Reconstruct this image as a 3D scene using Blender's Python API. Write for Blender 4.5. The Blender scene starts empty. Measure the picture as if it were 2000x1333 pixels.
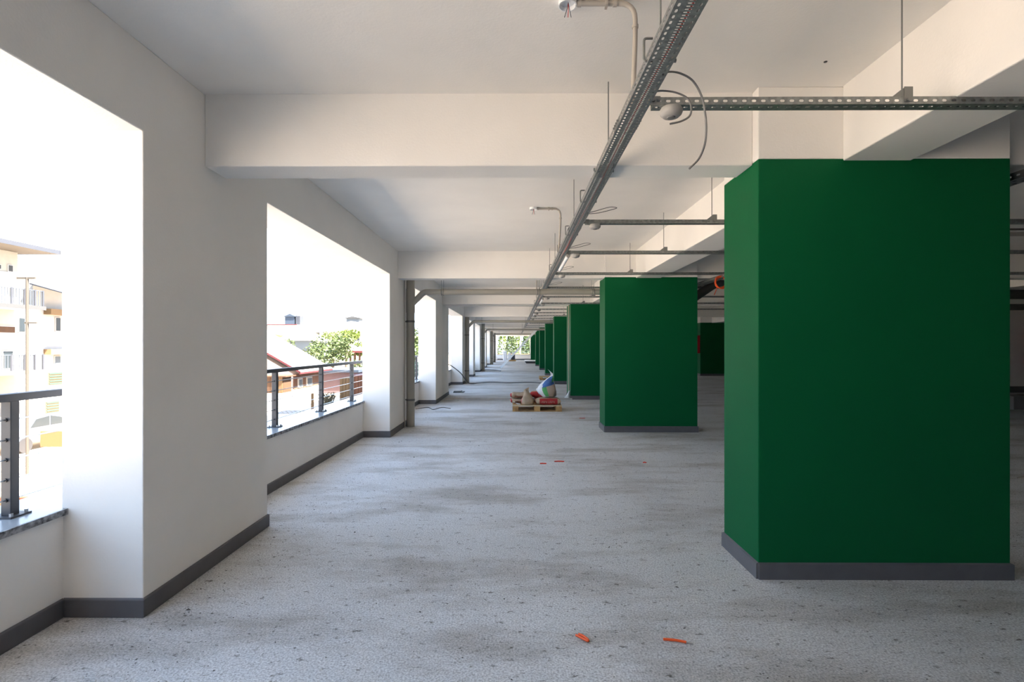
import bpy, math, random
from mathutils import Vector, Matrix
random.seed(11)
sc = bpy.context.scene
COL = sc.collection
R = math.radians

# ------------------------------------------------------------------ camera, light, exposure
cam_d = bpy.data.cameras.new('camera'); cam = bpy.data.objects.new('camera', cam_d); COL.objects.link(cam)
cam.location = (0, 0, 1.55)
cam.rotation_euler = (R(90), 0, math.atan(6 / 1000))
cam_d.sensor_width = 36; cam_d.lens = 18.0
cam_d.shift_y = 10.5 / 2000
cam_d.clip_start = 0.05; cam_d.clip_end = 600
sc.camera = cam

SKY = 4.2
world = bpy.data.worlds.new('sky'); sc.world = world
world.use_nodes = True
wt = world.node_tree; wt.nodes.clear()
wo = wt.nodes.new('ShaderNodeOutputWorld'); wb = wt.nodes.new('ShaderNodeBackground')
wc = wt.nodes.new('ShaderNodeTexCoord'); wsx = wt.nodes.new('ShaderNodeSeparateXYZ'); wr = wt.nodes.new('ShaderNodeValToRGB')
wr.color_ramp.elements[0].position = 0.0; wr.color_ramp.elements[0].color = (0.74, 0.86, 1.0, 1)
wr.color_ramp.elements[1].position = 0.7; wr.color_ramp.elements[1].color = (0.42, 0.64, 1.0, 1)
wt.links.new(wc.outputs['Generated'], wsx.inputs[0]); wt.links.new(wsx.outputs['Z'], wr.inputs[0])
wt.links.new(wr.outputs[0], wb.inputs[0]); wb.inputs[1].default_value = SKY
wt.links.new(wb.outputs[0], wo.inputs[0])

sun_d = bpy.data.lights.new('sun', 'SUN'); sun = bpy.data.objects.new('sun', sun_d); COL.objects.link(sun)
sun_d.energy = 52.0; sun_d.angle = R(0.6); sun_d.color = (1.0, 0.94, 0.85)
sun.rotation_euler = Vector((-0.72, 0.22, -1.0)).to_track_quat('-Z', 'Y').to_euler()

sc.view_settings.view_transform = 'Standard'; sc.view_settings.look = 'None'
sc.view_settings.gamma = 1.0; sc.view_settings.use_curve_mapping = False
sc.view_settings.exposure = 0.26
sc.cycles.diffuse_bounces = 8; sc.cycles.max_bounces = 14

# ------------------------------------------------------------------ materials
MATS = {}
def mat(name, col, rough=0.7, metal=0.0, var=0.0, vscale=4.0, bump=0.0, bscale=60.0, col2=None, spec=0.5, bdist=0.01, vdetail=4.0):
    if name in MATS: return MATS[name]
    m = bpy.data.materials.new(name); MATS[name] = m
    m.use_nodes = True
    nt = m.node_tree; b = nt.nodes['Principled BSDF']
    b.inputs['Base Color'].default_value = (*col, 1); b.inputs['Roughness'].default_value = rough
    b.inputs['Metallic'].default_value = metal; b.inputs['Specular IOR Level'].default_value = spec
    tc = nt.nodes.new('ShaderNodeTexCoord')
    if var > 0 or col2:
        n = nt.nodes.new('ShaderNodeTexNoise'); n.inputs['Scale'].default_value = vscale; n.inputs['Detail'].default_value = vdetail
        nt.links.new(tc.outputs['Object'], n.inputs['Vector'])
        cr = nt.nodes.new('ShaderNodeValToRGB')
        c2 = col2 or tuple(c * (1 - var) for c in col)
        cr.color_ramp.elements[0].color = (*c2, 1); cr.color_ramp.elements[1].color = (*col, 1)
        cr.color_ramp.elements[0].position = 0.35; cr.color_ramp.elements[1].position = 0.65
        nt.links.new(n.outputs['Fac'], cr.inputs[0]); nt.links.new(cr.outputs[0], b.inputs['Base Color'])
    if bump > 0:
        n2 = nt.nodes.new('ShaderNodeTexNoise'); n2.inputs['Scale'].default_value = bscale; n2.inputs['Detail'].default_value = 5
        nt.links.new(tc.outputs['Object'], n2.inputs['Vector'])
        bp = nt.nodes.new('ShaderNodeBump'); bp.inputs['Strength'].default_value = bump; bp.inputs['Distance'].default_value = bdist
        nt.links.new(n2.outputs['Fac'], bp.inputs['Height']); nt.links.new(bp.outputs[0], b.inputs['Normal'])
    return m

PLASTER = mat('white_plaster', (0.86, 0.835, 0.80), 0.85, var=0.035, vscale=2.2, bump=0.25, bscale=70, bdist=0.004, spec=0.2)
GREEN = mat('green_paint', (0.002, 0.104, 0.034), 0.6, var=0.05, vscale=1.5, bump=0.2, bscale=90, bdist=0.003, spec=0.12)
SKIRT = mat('grey_skirting_paint', (0.115, 0.115, 0.125), 0.55, var=0.12, vscale=9, bump=0.2, bscale=60, bdist=0.003)
GALV = mat('galvanised_steel', (0.33, 0.345, 0.34), 0.42, 0.75, var=0.3, vscale=40)
GALVD = mat('zinc_fitting', (0.25, 0.255, 0.25), 0.45, 0.7)
PIPE = mat('grey_plastic_pipe', (0.36, 0.34, 0.29), 0.4, var=0.05, vscale=6)
PIPED = mat('dark_or_shaded_pipe', (0.07, 0.07, 0.065), 0.6)  # dark pipes; on the drain pipe elbow it stands in for shade
CLAMP = mat('dark_zinc_clamp', (0.14, 0.14, 0.14), 0.35, 0.8)
CONDUIT = mat('beige_conduit', (0.42, 0.385, 0.34), 0.45)
DETECT = mat('grey_white_plastic', (0.36, 0.35, 0.33), 0.4)
BLACK = mat('black_rubber', (0.025, 0.025, 0.028), 0.5)
CABLEG = mat('grey_cable_sheath', (0.16, 0.16, 0.16), 0.45)
REDC = mat('red_cable', (0.75, 0.05, 0.02), 0.4)
ORANGE = mat('orange_tube', (0.85, 0.11, 0.02), 0.4)
ANTHR = mat('anthracite_metal', (0.032, 0.034, 0.040), 0.5, 0.0, var=0.1, vscale=20)
STEEL = mat('stainless_wire', (0.55, 0.56, 0.57), 0.3, 0.9)
MARBLE = mat('pale_marble', (0.24, 0.27, 0.30), 0.25, var=0.12, vscale=5)
MARBLE_E = mat('mottled_marble_edge', (0.42, 0.43, 0.45), 0.6, col2=(0.03, 0.03, 0.035), vscale=28, vdetail=8)
WHITEP = mat('white_pvc', (0.82, 0.84, 0.86), 0.35)
WOOD = mat('pallet_pine', (0.56, 0.34, 0.13), 0.75, col2=(0.38, 0.20, 0.08), vscale=9)
WOODL = mat('pale_board', (0.62, 0.49, 0.32), 0.75, var=0.2, vscale=9)
PAPER = mat('brown_sack_paper', (0.46, 0.345, 0.24), 0.8, var=0.2, vscale=8, bump=0.4, bscale=16, bdist=0.02)
REDP = mat('red_sack_print', (0.42, 0.022, 0.025), 0.7, var=0.25, vscale=10)
PALEP = mat('pale_sack_print', (0.46, 0.36, 0.28), 0.8)
WOVEN = mat('white_woven_sack', (0.78, 0.79, 0.82), 0.6, var=0.08, vscale=8, bump=0.4, bscale=12, bdist=0.03)
BLUEP = mat('blue_sack_print', (0.06, 0.17, 0.47), 0.55, var=0.35, vscale=6)
GREENP = mat('green_sack_print', (0.10, 0.42, 0.13), 0.55)
YELP = mat('yellow_sack_print', (0.55, 0.42, 0.08), 0.6)
FILM = mat('clear_film', (0.70, 0.74, 0.76), 0.3)
REDBOX = mat('red_cabinet_paint', (0.40, 0.01, 0.015), 0.5)

def floor_material():
    m = bpy.data.materials.new('rough_screed'); m.use_nodes = True
    nt = m.node_tree; b = nt.nodes['Principled BSDF']; b.inputs['Roughness'].default_value = 0.9; b.inputs['Specular IOR Level'].default_value = 0.25
    tc = nt.nodes.new('ShaderNodeTexCoord')
    def noise(scale, detail, stretch=(1, 1, 1), rough=0.55):
        mp = nt.nodes.new('ShaderNodeMapping'); mp.inputs['Scale'].default_value = stretch
        nt.links.new(tc.outputs['Object'], mp.inputs[0])
        n = nt.nodes.new('ShaderNodeTexNoise'); n.inputs['Scale'].default_value = scale; n.inputs['Detail'].default_value = detail
        n.inputs['Roughness'].default_value = rough
        nt.links.new(mp.outputs[0], n.inputs['Vector']); return n.outputs['Fac']
    def ramp(f, p0, c0, p1, c1):
        r = nt.nodes.new('ShaderNodeValToRGB'); e = r.color_ramp.elements
        e[0].position = p0; e[0].color = (*c0, 1); e[1].position = p1; e[1].color = (*c1, 1)
        nt.links.new(f, r.inputs[0]); return r.outputs[0]
    def mul(a, bb):
        x = nt.nodes.new('ShaderNodeMix'); x.data_type = 'RGBA'; x.blend_type = 'MULTIPLY'; x.inputs['Factor'].default_value = 1
        nt.links.new(a, x.inputs['A']); nt.links.new(bb, x.inputs['B']); return x.outputs['Result']
    base = ramp(noise(0.55, 5), 0.35, (0.61, 0.61, 0.605), 0.62, (0.71, 0.715, 0.72))
    dirt = ramp(noise(1.6, 9, (0.35, 1.0, 1), 0.66), 0.37, (0.70, 0.67, 0.63), 0.52, (1, 1, 1))
    pits = ramp(noise(26, 6, (0.6, 1, 1), 0.7), 0.345, (0.36, 0.345, 0.32), 0.415, (1, 1, 1))
    grit = ramp(noise(95, 4), 0.36, (0.62, 0.62, 0.62), 0.60, (1.05, 1.05, 1.05))
    c = mul(mul(mul(base, dirt), pits), grit)
    vo = nt.nodes.new('ShaderNodeTexVoronoi'); vo.inputs['Scale'].default_value = 14; nt.links.new(tc.outputs['Object'], vo.inputs['Vector'])
    pale = ramp(vo.outputs['Distance'], 0.06, (1.25, 1.22, 1.18), 0.075, (1, 1, 1))
    c = mul(c, pale)
    nt.links.new(c, b.inputs['Base Color'])
    hs = nt.nodes.new('ShaderNodeMath'); hs.operation = 'MULTIPLY_ADD'
    nt.links.new(noise(75, 5, (1, 1, 1), 0.65), hs.inputs[0]); hs.inputs[1].default_value = 0.6
    nt.links.new(noise(9, 5, (0.6, 1, 1)), hs.inputs[2])
    bp = nt.nodes.new('ShaderNodeBump'); bp.inputs['Strength'].default_value = 0.75; bp.inputs['Distance'].default_value = 0.016
    nt.links.new(hs.outputs[0], bp.inputs['Height']); nt.links.new(bp.outputs[0], b.inputs['Normal'])
    return m
FLOOR = floor_material()

# exterior colours
GROUND = mat('pale_dusty_ground', (0.58, 0.475, 0.37), 0.95, var=0.15, vscale=0.8)
CREAM = mat('cream_render', (0.40, 0.37, 0.305), 0.9, var=0.05)
WHITER = mat('white_render', (0.45, 0.43, 0.40), 0.9, var=0.05)
TANS = mat('tan_soffit', (0.10, 0.08, 0.06), 0.8)
FASCIA = mat('grey_fascia', (0.035, 0.037, 0.045), 0.6)
SLABG = mat('grey_slab_edge', (0.045, 0.045, 0.045), 0.8)
EXTRAIL = mat('pale_blue_rail', (0.055, 0.062, 0.075), 0.5)
GLASS = mat('window_glass', (0.02, 0.026, 0.03), 0.3)
SHUT = mat('green_shutter', (0.03, 0.055, 0.042), 0.6)
PEACH = mat('peach_band', (0.20, 0.125, 0.06), 0.8)
ROOFW = mat('pale_red_roof', (0.42, 0.33, 0.30), 0.85, var=0.1, vscale=2)
REDT = mat('red_trim', (0.09, 0.012, 0.014), 0.7)
BRICKC = mat('terracotta_render', (0.12, 0.055, 0.032), 0.9, var=0.2, vscale=3)
PINK = mat('pink_render', (0.13, 0.085, 0.092), 0.9, var=0.1)
BROWNB = mat('brown_board', (0.075, 0.033, 0.012), 0.8, var=0.2, vscale=5)
OCHRE = mat('ochre_board', (0.13, 0.07, 0.026), 0.8, var=0.2, vscale=5)
REDWOOD = mat('orange_board', (0.105, 0.034, 0.012), 0.8, var=0.2, vscale=5)
SLATEB = mat('slate_blue_board', (0.028, 0.040, 0.060), 0.8)
SKYB = mat('light_blue_render', (0.085, 0.105, 0.125), 0.8)
TURQ = mat('turquoise_sheet', (0.04, 0.085, 0.095), 0.6)
POLEW = mat('weathered_pole', (0.05, 0.042, 0.032), 0.8)
LEAFA = mat('leaf_green', (0.085, 0.125, 0.030), 0.7, var=0.5, vscale=1.5)
LEAFB = mat('leaf_yellow_green', (0.13, 0.18, 0.026), 0.7, var=0.4, vscale=1.5)
LEAFC = mat('leaf_dark_green', (0.07, 0.115, 0.028), 0.7, var=0.5, vscale=1.5)
BARK = mat('bark', (0.09, 0.07, 0.05), 0.9)
BRUSHM = mat('dry_brushwood', (0.10, 0.085, 0.05), 0.9, var=0.4, vscale=8)
CARP = mat('pale_blue_car_paint', (0.12, 0.135, 0.165), 0.4)
TEAL = mat('teal_sheeting', (0.02, 0.06, 0.047), 0.7)
PAVER = mat('paving_stone', (0.30, 0.27, 0.24), 0.9, var=0.15)

# ------------------------------------------------------------------ mesh helpers
def wloc(o):
    v = Vector((0, 0, 0))
    while o is not None:
        v += o.location; o = o.parent
    return v

class MB:
    def __init__(s): s.v = []; s.f = []; s.m = []; s.p = []
    def add(s, vs, fs, mi=0):
        k = len(s.v); f0 = len(s.f); s.v.extend([tuple(p) for p in vs])
        for f in fs: s.f.append(tuple(k + i for i in f)); s.m.append(mi)
        s.p.append((k, len(s.v), f0, len(s.f)))
        return s
    def box(s, x0, x1, y0, y1, z0, z1, mi=0):
        return s.add([(x0, y0, z0), (x1, y0, z0), (x1, y1, z0), (x0, y1, z0), (x0, y0, z1), (x1, y0, z1), (x1, y1, z1), (x0, y1, z1)],
                     [(0, 3, 2, 1), (4, 5, 6, 7), (0, 1, 5, 4), (1, 2, 6, 5), (2, 3, 7, 6), (3, 0, 4, 7)], mi)
    def obox(s, c, ax, ay, az, mi=0):
        c = Vector(c); ax = Vector(ax); ay = Vector(ay); az = Vector(az); vs = []
        for z in (-1, 1):
            for x, y in ((-1, -1), (1, -1), (1, 1), (-1, 1)): vs.append(c + x * ax + y * ay + z * az)
        return s.add(vs, [(0, 3, 2, 1), (4, 5, 6, 7), (0, 1, 5, 4), (1, 2, 6, 5), (2, 3, 7, 6), (3, 0, 4, 7)], mi)
    def tube(s, pts, r, n=8, mi=0, cap=True):
        pts = [Vector(p) for p in pts]; rs = r if isinstance(r, (list, tuple)) else [r] * len(pts)
        t0 = (pts[1] - pts[0]).normalized()
        up = Vector((0, 0, 1)) if abs(t0.z) < 0.9 else Vector((1, 0, 0))
        nrm = (up - t0 * up.dot(t0)).normalized(); vs = []; L = len(pts)
        for i, p in enumerate(pts):
            a = pts[min(i + 1, L - 1)] - pts[max(i - 1, 0)]
            t = a.normalized() if a.length > 1e-9 else t0
            nrm = (nrm - t * nrm.dot(t)).normalized(); bn = t.cross(nrm)
            for k in range(n):
                q = 2 * math.pi * k / n
                vs.append(p + (nrm * math.cos(q) + bn * math.sin(q)) * rs[i])
        fs = []
        for i in range(L - 1):
            for k in range(n):
                a, b = i * n + k, i * n + (k + 1) % n
                fs.append((a, b, b + n, a + n))
        if cap: fs.append(tuple(range(n - 1, -1, -1))); fs.append(tuple(range((L - 1) * n, L * n)))
        return s.add(vs, fs, mi)
    def cyl(s, a, b, r, n=12, mi=0): return s.tube([a, b], r, n, mi)
    def lathe(s, c, prof, n=20, mi=0):
        c = Vector(c); vs = []
        for r, z in prof:
            for k in range(n):
                q = 2 * math.pi * k / n; vs.append(c + Vector((r * math.cos(q), r * math.sin(q), z)))
        fs = []
        for i in range(len(prof) - 1):
            for k in range(n):
                a, b = i * n + k, i * n + (k + 1) % n; fs.append((a, b, b + n, a + n))
        fs.append(tuple(range(n - 1, -1, -1))); fs.append(tuple(range((len(prof) - 1) * n, len(prof) * n)))
        return s.add(vs, fs, mi)
    def prism(s, poly, axis, a, b, mi=0):
        def P(u, v, w): return {'x': (w, u, v), 'y': (u, w, v), 'z': (u, v, w)}[axis]
        n = len(poly); vs = [P(u, v, a) for u, v in poly] + [P(u, v, b) for u, v in poly]
        fs = [tuple(range(n - 1, -1, -1)), tuple(range(n, 2 * n))] + [(i, (i + 1) % n, n + (i + 1) % n, n + i) for i in range(n)]
        return s.add(vs, fs, mi)
    def build(s, name, mats, parent=None, smooth=None, bevel=None, kind=None, fix=True):
        me = bpy.data.meshes.new(name); o = bpy.data.objects.new(name, me); COL.objects.link(o)
        off = wloc(parent) if parent else Vector((0, 0, 0))
        me.from_pydata([(x - off.x, y - off.y, z - off.z) for x, y, z in s.v], [], s.f)
        for m in (mats if isinstance(mats, (list, tuple)) else [mats]): me.materials.append(m)
        if len(me.materials) > 1: me.polygons.foreach_set('material_index', s.m)
        me.validate()
        if fix:
            import bmesh
            bm = bmesh.new(); bm.from_mesh(me); bmesh.ops.recalc_face_normals(bm, faces=bm.faces); bm.to_mesh(me); bm.free()
        if smooth is not None:
            me.shade_smooth(); me.set_sharp_from_angle(angle=R(smooth))
        if parent: o.parent = parent
        if bevel:
            md = o.modifiers.new('bevel', 'BEVEL'); md.width = bevel; md.segments = 2; md.limit_method = 'ANGLE'
        if kind: o['kind'] = kind
        return o

def build_each(m, name, mats, parent=None, **k):
    """every added piece of M as an object of its own"""
    out = []
    for (a, b, f0, f1) in m.p:
        q = MB(); q.add(m.v[a:b], [tuple(i - a for i in f) for f in m.f[f0:f1]], m.m[f0]); out.append(q.build(name, mats, parent, **k))
    return out
def tag(o, label=None, cat=None, group=None, kind=None):
    if label: o['label'] = label
    if cat: o['category'] = cat
    if group: o['group'] = group
    if kind: o['kind'] = kind
    return o
def empty(name, loc, label=None, cat=None, group=None, kind=None):
    o = bpy.data.objects.new(name, None); COL.objects.link(o); o.location = loc; o.empty_display_size = 0.1
    return tag(o, label, cat, group, kind)
def spline(pts, n=8):
    P = [Vector(p) for p in pts]; P = [2 * P[0] - P[1]] + P + [2 * P[-1] - P[-2]]; out = []
    for i in range(1, len(P) - 2):
        a, b, c, d = P[i - 1:i + 3]
        for k in range(n):
            t = k / n
            out.append(0.5 * ((2 * b) + (c - a) * t + (2 * a - 5 * b + 4 * c - d) * t * t + (3 * b - a - 3 * c + d) * t ** 3))
    out.append(P[-2]); return out
def arc_path(pts, rad=0.05, n=5):
    """polyline with rounded corners"""
    P = [Vector(p) for p in pts]; out = [P[0]]
    for i in range(1, len(P) - 1):
        a = (P[i - 1] - P[i]); b = (P[i + 1] - P[i]); r = min(rad, a.length * .45, b.length * .45)
        p0 = P[i] + a.normalized() * r; p1 = P[i] + b.normalized() * r
        for k in range(n + 1):
            t = k / n; out.append((1 - t) ** 2 * p0 + 2 * t * (1 - t) * P[i] + t * t * p1)
    out.append(P[-1]); return out
ORD = ['nearest', 'second', 'third', 'fourth', 'fifth', 'sixth', 'seventh', 'eighth', 'ninth', 'tenth', 'eleventh', 'twelfth', 'thirteenth', 'fourteenth', 'fifteenth', 'sixteenth']
def px(x, y, Y):
    """a point at depth Y seen along the sight line of photograph position (x, y), for laying out things far off"""
    return Vector(((x - 1006) * Y / 1000, Y, 1.55 - (y - 677) * Y / 1000))

# ------------------------------------------------------------------ building shell
ZB, ZC = 2.785, 3.28            # underside of beams, ceiling
XW, XO = -2.13, -2.60           # inner and outer face of the piers
XE, YN, YF = 20.0, -14.0, 59.5  # right wall, wall behind, far wall
floor = MB().box(-2.98, XE + .3, YN - .3, YF + .4, -.35, 0).build('floor', FLOOR); tag(floor, kind='structure')
MB().box(-2.98, -2.6, YN - .3, YF + .4, ZC + .25, 6.6).build('added_shade_wall', PLASTER)['kind'] = 'structure'  # unseen upper wall, added so the building shades the ground outside
ceiling = MB().box(-2.98, XE + .3, YN - .3, YF + .4, ZC, ZC + .25).build('ceiling', PLASTER); tag(ceiling, kind='structure')

piers = [(YN, -1.6), (2.92, 4.39), (8.70, 10.15), (13.75, 14.93), (14.97, 16.4), (20.7, 22.3), (26.1, 27.2), (31.0, 33.1), (37.2, 38.6), (43.2, 45.2), (48.6, 50.6), (55.0, 56.4)]  # first span: unseen stretch behind the camera, left without openings to cut light
wl = MB()
def comb(y0, y1, pp):
    poly = [(y0, ZC), (y0, ZB)]
    for a, b in pp:
        q = [(a, ZB), (a, 0), (b, 0), (b, ZB)]
        if abs(a - y0) < .001: poly.pop(); q = q[1:]
        if abs(b - y1) < .001: q = q[:3]; poly += q; poly.append((y1, ZC)); return poly
        poly += q
    return poly + [(y1, ZB), (y1, ZC)]
wl.prism(comb(YN, 14.93, [p for p in piers if p[0] < 14.9]), 'x', XO, XW)
wl.prism(comb(14.97, YF, [p for p in piers if p[0] > 14.9]), 'x', XO, XW)
wl.box(-2.95, -2.59, YN, YF, -3.2, 0.585)
wall_left = wl.build('wall_left', PLASTER, bevel=.006); tag(wall_left, kind='structure')
MB().box(-2.62, XW - .02, 14.93, 14.97, 0, ZC).build('trim_1', BLACK); tag(bpy.data.objects['trim_1'], kind='structure')
sl = MB().box(-2.995, -2.572, YN, YF, .588, .622, 0).box(-2.572, -2.562, YN, YF, .587, .6215, 1)
sill = sl.build('window_sill', [MARBLE, MARBLE_E], wall_left); tag(sill, 'pale marble sill with a mottled dark edge')

def skirting_run(pts, h=.11, t=.014, out=None):
    """skirting following a plan polyline, inside on the left of travel"""
    m = MB(); n = len(pts); off = []
    for i in range(n):
        p = Vector((*pts[i], 0)); ns = []
        if i > 0: d = (Vector((*pts[i], 0)) - Vector((*pts[i - 1], 0))).normalized(); ns.append(Vector((-d.y, d.x, 0)))
        if i < n - 1: d = (Vector((*pts[i + 1], 0)) - Vector((*pts[i], 0))).normalized(); ns.append(Vector((-d.y, d.x, 0)))
        q = ns[0] if len(ns) == 1 else (ns[0] + ns[1]) / max(.3, 1 + ns[0].dot(ns[1]))
        off.append(p + q * t)
    for i in range(n - 1):
        a, b = Vector((*pts[i], 0)), Vector((*pts[i + 1], 0)); A, B = off[i], off[i + 1]; H = Vector((0, 0, h)); H2 = Vector((0, 0, h - .008))
        m.add([a, b, B, A, a + H, b + H, B + H2, A + H2], [(0, 1, 2, 3), (4, 7, 6, 5), (3, 2, 6, 7), (0, 4, 5, 1), (0, 3, 7, 4), (1, 5, 6, 2)])
    return m
bb = [(XW, YN), (XW, -1.6), (-2.59, -1.6)]
for a, b in piers[1:]:
    if abs(a - 14.97) < .01: bb.pop(); bb.pop(); bb += [(XW, b), (-2.59, b)]; continue
    bb += [(-2.59, a), (XW, a), (XW, b), (-2.59, b)]
bb.append((-2.59, YF))
bb = [(x, y) for x, y in bb][::-1]
o = skirting_run(bb).build('baseboard_left', SKIRT, bevel=.004); tag(o, kind='structure')

# walls far, behind, right
wf = MB(); wf.box(-2.6, -2.05, YF, YF + .3, 0, ZC).box(1.72, XE, YF, YF + .3, 0, ZC).box(-2.05, 1.72, YF, YF + .3, 0, .56).box(-2.05, 1.72, YF, YF + .3, 2.75, ZC)
o = wf.build('wall_far', PLASTER); tag(o, kind='structure')
s2 = MB().box(-2.1, 1.77, YF - .03, YF + .33, .56, .595).build('window_sill', MARBLE, o)
o = MB().box(-2.05, XE, YF - .015, YF, 0, .11).build('baseboard_far', SKIRT); tag(o, kind='structure')
o = MB().box(-2.6, XE, YN - .25, YN, 0, ZC).build('wall_back', mat('dimming_grey', (.22, .22, .21), .9, var=.2, vscale=2)); tag(o, kind='structure')  # unseen wall, made dark grey to cut light on the column fronts
o = MB().box(XE, XE + .25, YN, YF, 0, ZC).build('wall_right', PLASTER); tag(o, kind='structure')
# stub wall in the deep aisle
o = MB().box(14.6, XE, 17.4, 17.7, 0, ZC).build('wall_inner', PLASTER); tag(o, kind='structure')
o = MB().box(14.6, XE, 17.385, 17.4, 0, .2).build('baseboard_inner', SKIRT); tag(o, kind='structure')

# green columns with white heads
CX0, CX1 = 1.62, 3.29
colY = [(3.42, 3.98), (9.25, 9.81), (14.93, 15.42), (15.50, 16.05), (21.3, 21.86), (27.4, 27.96), (33.7, 34.3), (40.3, 40.9), (52.6, 53.2)]
col_lab = ['nearest and largest green column, beside the bare floor at the front', 'second green column, behind the largest one', 'third green column, standing against the expansion joint by the sack pallet',
           'narrow fourth green column just past the pale expansion joint', 'fifth green column, behind the big white and blue sack', 'sixth green column down the row', 'seventh green column, with the white plank leaning by it',
           'eighth green column down the row', 'last green column beside the far window']
def column(x0, x1, y0, y1, label, group):
    e = empty('green_column', ((x0 + x1) / 2, (y0 + y1) / 2, 0), label, 'column', group, 'structure')
    MB().box(x0, x1, y0, y1, .02, 2.80).build('shaft', GREEN, e, bevel=.006)
    MB().box(x0, x1, y0, y1, 2.80, ZC).build('column_head', PLASTER, e, bevel=.006)['label'] = 'white upper band of the column'
    m = skirting_run([(x0, y0), (x0, y1), (x1, y1), (x1, y0), (x0, y0)], .11, .014)
    m.build('skirting', SKIRT, e)['label'] = 'dark grey painted skirting'
    return e
for (a, b), l in zip(colY, col_lab): column(CX0, CX1, a, b, l, 'green columns in the row')
jf = MB().box(CX0 - .012, CX0 + .1, 15.42, 15.50, .02, ZC).build('trim_2', PALEP); tag(jf, kind='structure')
column(9.75, 11.4, 27.0, 27.6, 'dark green column in the unlit aisle, seen between the two largest columns', 'green columns in the unlit aisle')
for yy in (3.42, 9.25, 15.2, 21.3, 33.7): column(9.75, 11.4, yy, yy + .56, 'dark green column in the unlit aisle, hidden by the front row', 'green columns in the unlit aisle')

# beams
def beam(x0, x1, y0, y1):
    o = MB().box(x0, x1, y0, y1, ZB, ZC + .01).build('ceiling_beam', PLASTER, bevel=.008); tag(o, kind='structure')
tb = [(-8.5, .27), (-2.4, .27), (3.50, .26), (9.29, .27), (14.97, .28), (15.52, .28), (21.35, .27), (27.45, .27), (33.75, .27), (40.35, .27), (46.5, .27), (52.7, .27)]
for y, t in tb:
    for x0, x1 in ((XW, CX0), (CX1, 9.75), (11.4, XE)):
        if y in (-8.5, -2.4, 46.5):
            if x0 == XW: beam(XW, XE, y, y + t)
        else: beam(x0, x1, y, y + t)
ye = [YN] + [v for a, b in colY for v in (a, b)] + [YF]
for i in range(0, len(ye), 2):
    if ye[i + 1] - ye[i] > .3: beam(2.18, 2.63, ye[i], ye[i + 1])
    if ye[i + 1] - ye[i] > .3: beam(10.35, 10.8, ye[i], ye[i + 1])

# raised screed edge at the expansion joint
o = MB().box(-2.05, 1.66, 14.88, 15.02, 0, .045).build('trim_3', mat('pale_screed', (0.50, 0.49, 0.46), .9, var=.2, vscale=6)); tag(o, kind='structure')
# small curb further on
o = MB().box(-2.1, XE, YF - 2.2, YF - 2.0, 0, .05).build('trim_4', SKIRT); tag(o, kind='structure')

# ------------------------------------------------------------------ railings on the parapet
def railing(y0, y1, posts, label, full=True):
    e = empty('railing', (-2.76, (y0 + y1) / 2, .622), label, 'railing', 'cable railings along the openings')
    MB().box(-2.795, -2.735, y0, y1, 1.25, 1.292).build('top_rail', ANTHR, e, bevel=.003)
    for p in posts:
        m = MB().box(-2.79, -2.735, p, p + .05, .63, 1.25)
        po = m.build('post', ANTHR, e, bevel=.003)
        MB().box(-2.825, -2.70, p - .035, p + .085, .622, .631).build('base_plate', ANTHR, po)
        if full:
            for dx in (-2.81, -2.715):
                for dy in (-.018, .068): MB().cyl((dx, p + dy, .631), (dx, p + dy, .648), .009, 8).build('anchor_bolt', STEEL, po)
            for z in (.713, .822, .932, 1.04, 1.15): MB().cyl((-2.7625, p - .006, z), (-2.7625, p + .056, z), .011, 10).build('ferrule', BLACK, po)
    for z in (.713, .822, .932, 1.04, 1.15):
        MB().cyl((-2.7625, y0, z), (-2.7625, y1, z), .0045, 6).build('wire_cable', STEEL, e, smooth=60)
railing(-3.0, 3.62, [-1.6, -.15, 1.3, 2.76], 'grey railing outside the nearest opening, its post beside the white pier')
railing(3.66, 9.38, [4.4, 5.85, 7.25, 8.62], 'grey railing with three posts in the second opening from the front')
railing(9.42, 15.0, [10.1, 11.5, 12.9, 14.3], 'grey railing glimpsed past the tan drain pipe in the third opening')
railing(15.05, 21.2, [15.8, 17.3, 18.8, 20.3], 'grey railing edge-on in the fourth opening', False)

e = empty('railing', (-.2, YF + .15, .6), 'thin dark railing across the far end window', 'railing')
MB().box(-2.05, 1.72, YF + .12, YF + .17, 1.24, 1.29).build('top_rail', ANTHR, e)
for x in (-2.0, -.15, 1.65): MB().box(x, x + .05, YF + .12, YF + .17, .595, 1.24).build('post', ANTHR, e)
for z in (.78, .93, 1.08): MB().cyl((-2.05, YF + .145, z), (1.72, YF + .145, z), .008, 6).build('wire_cable', STEEL, e)

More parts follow.
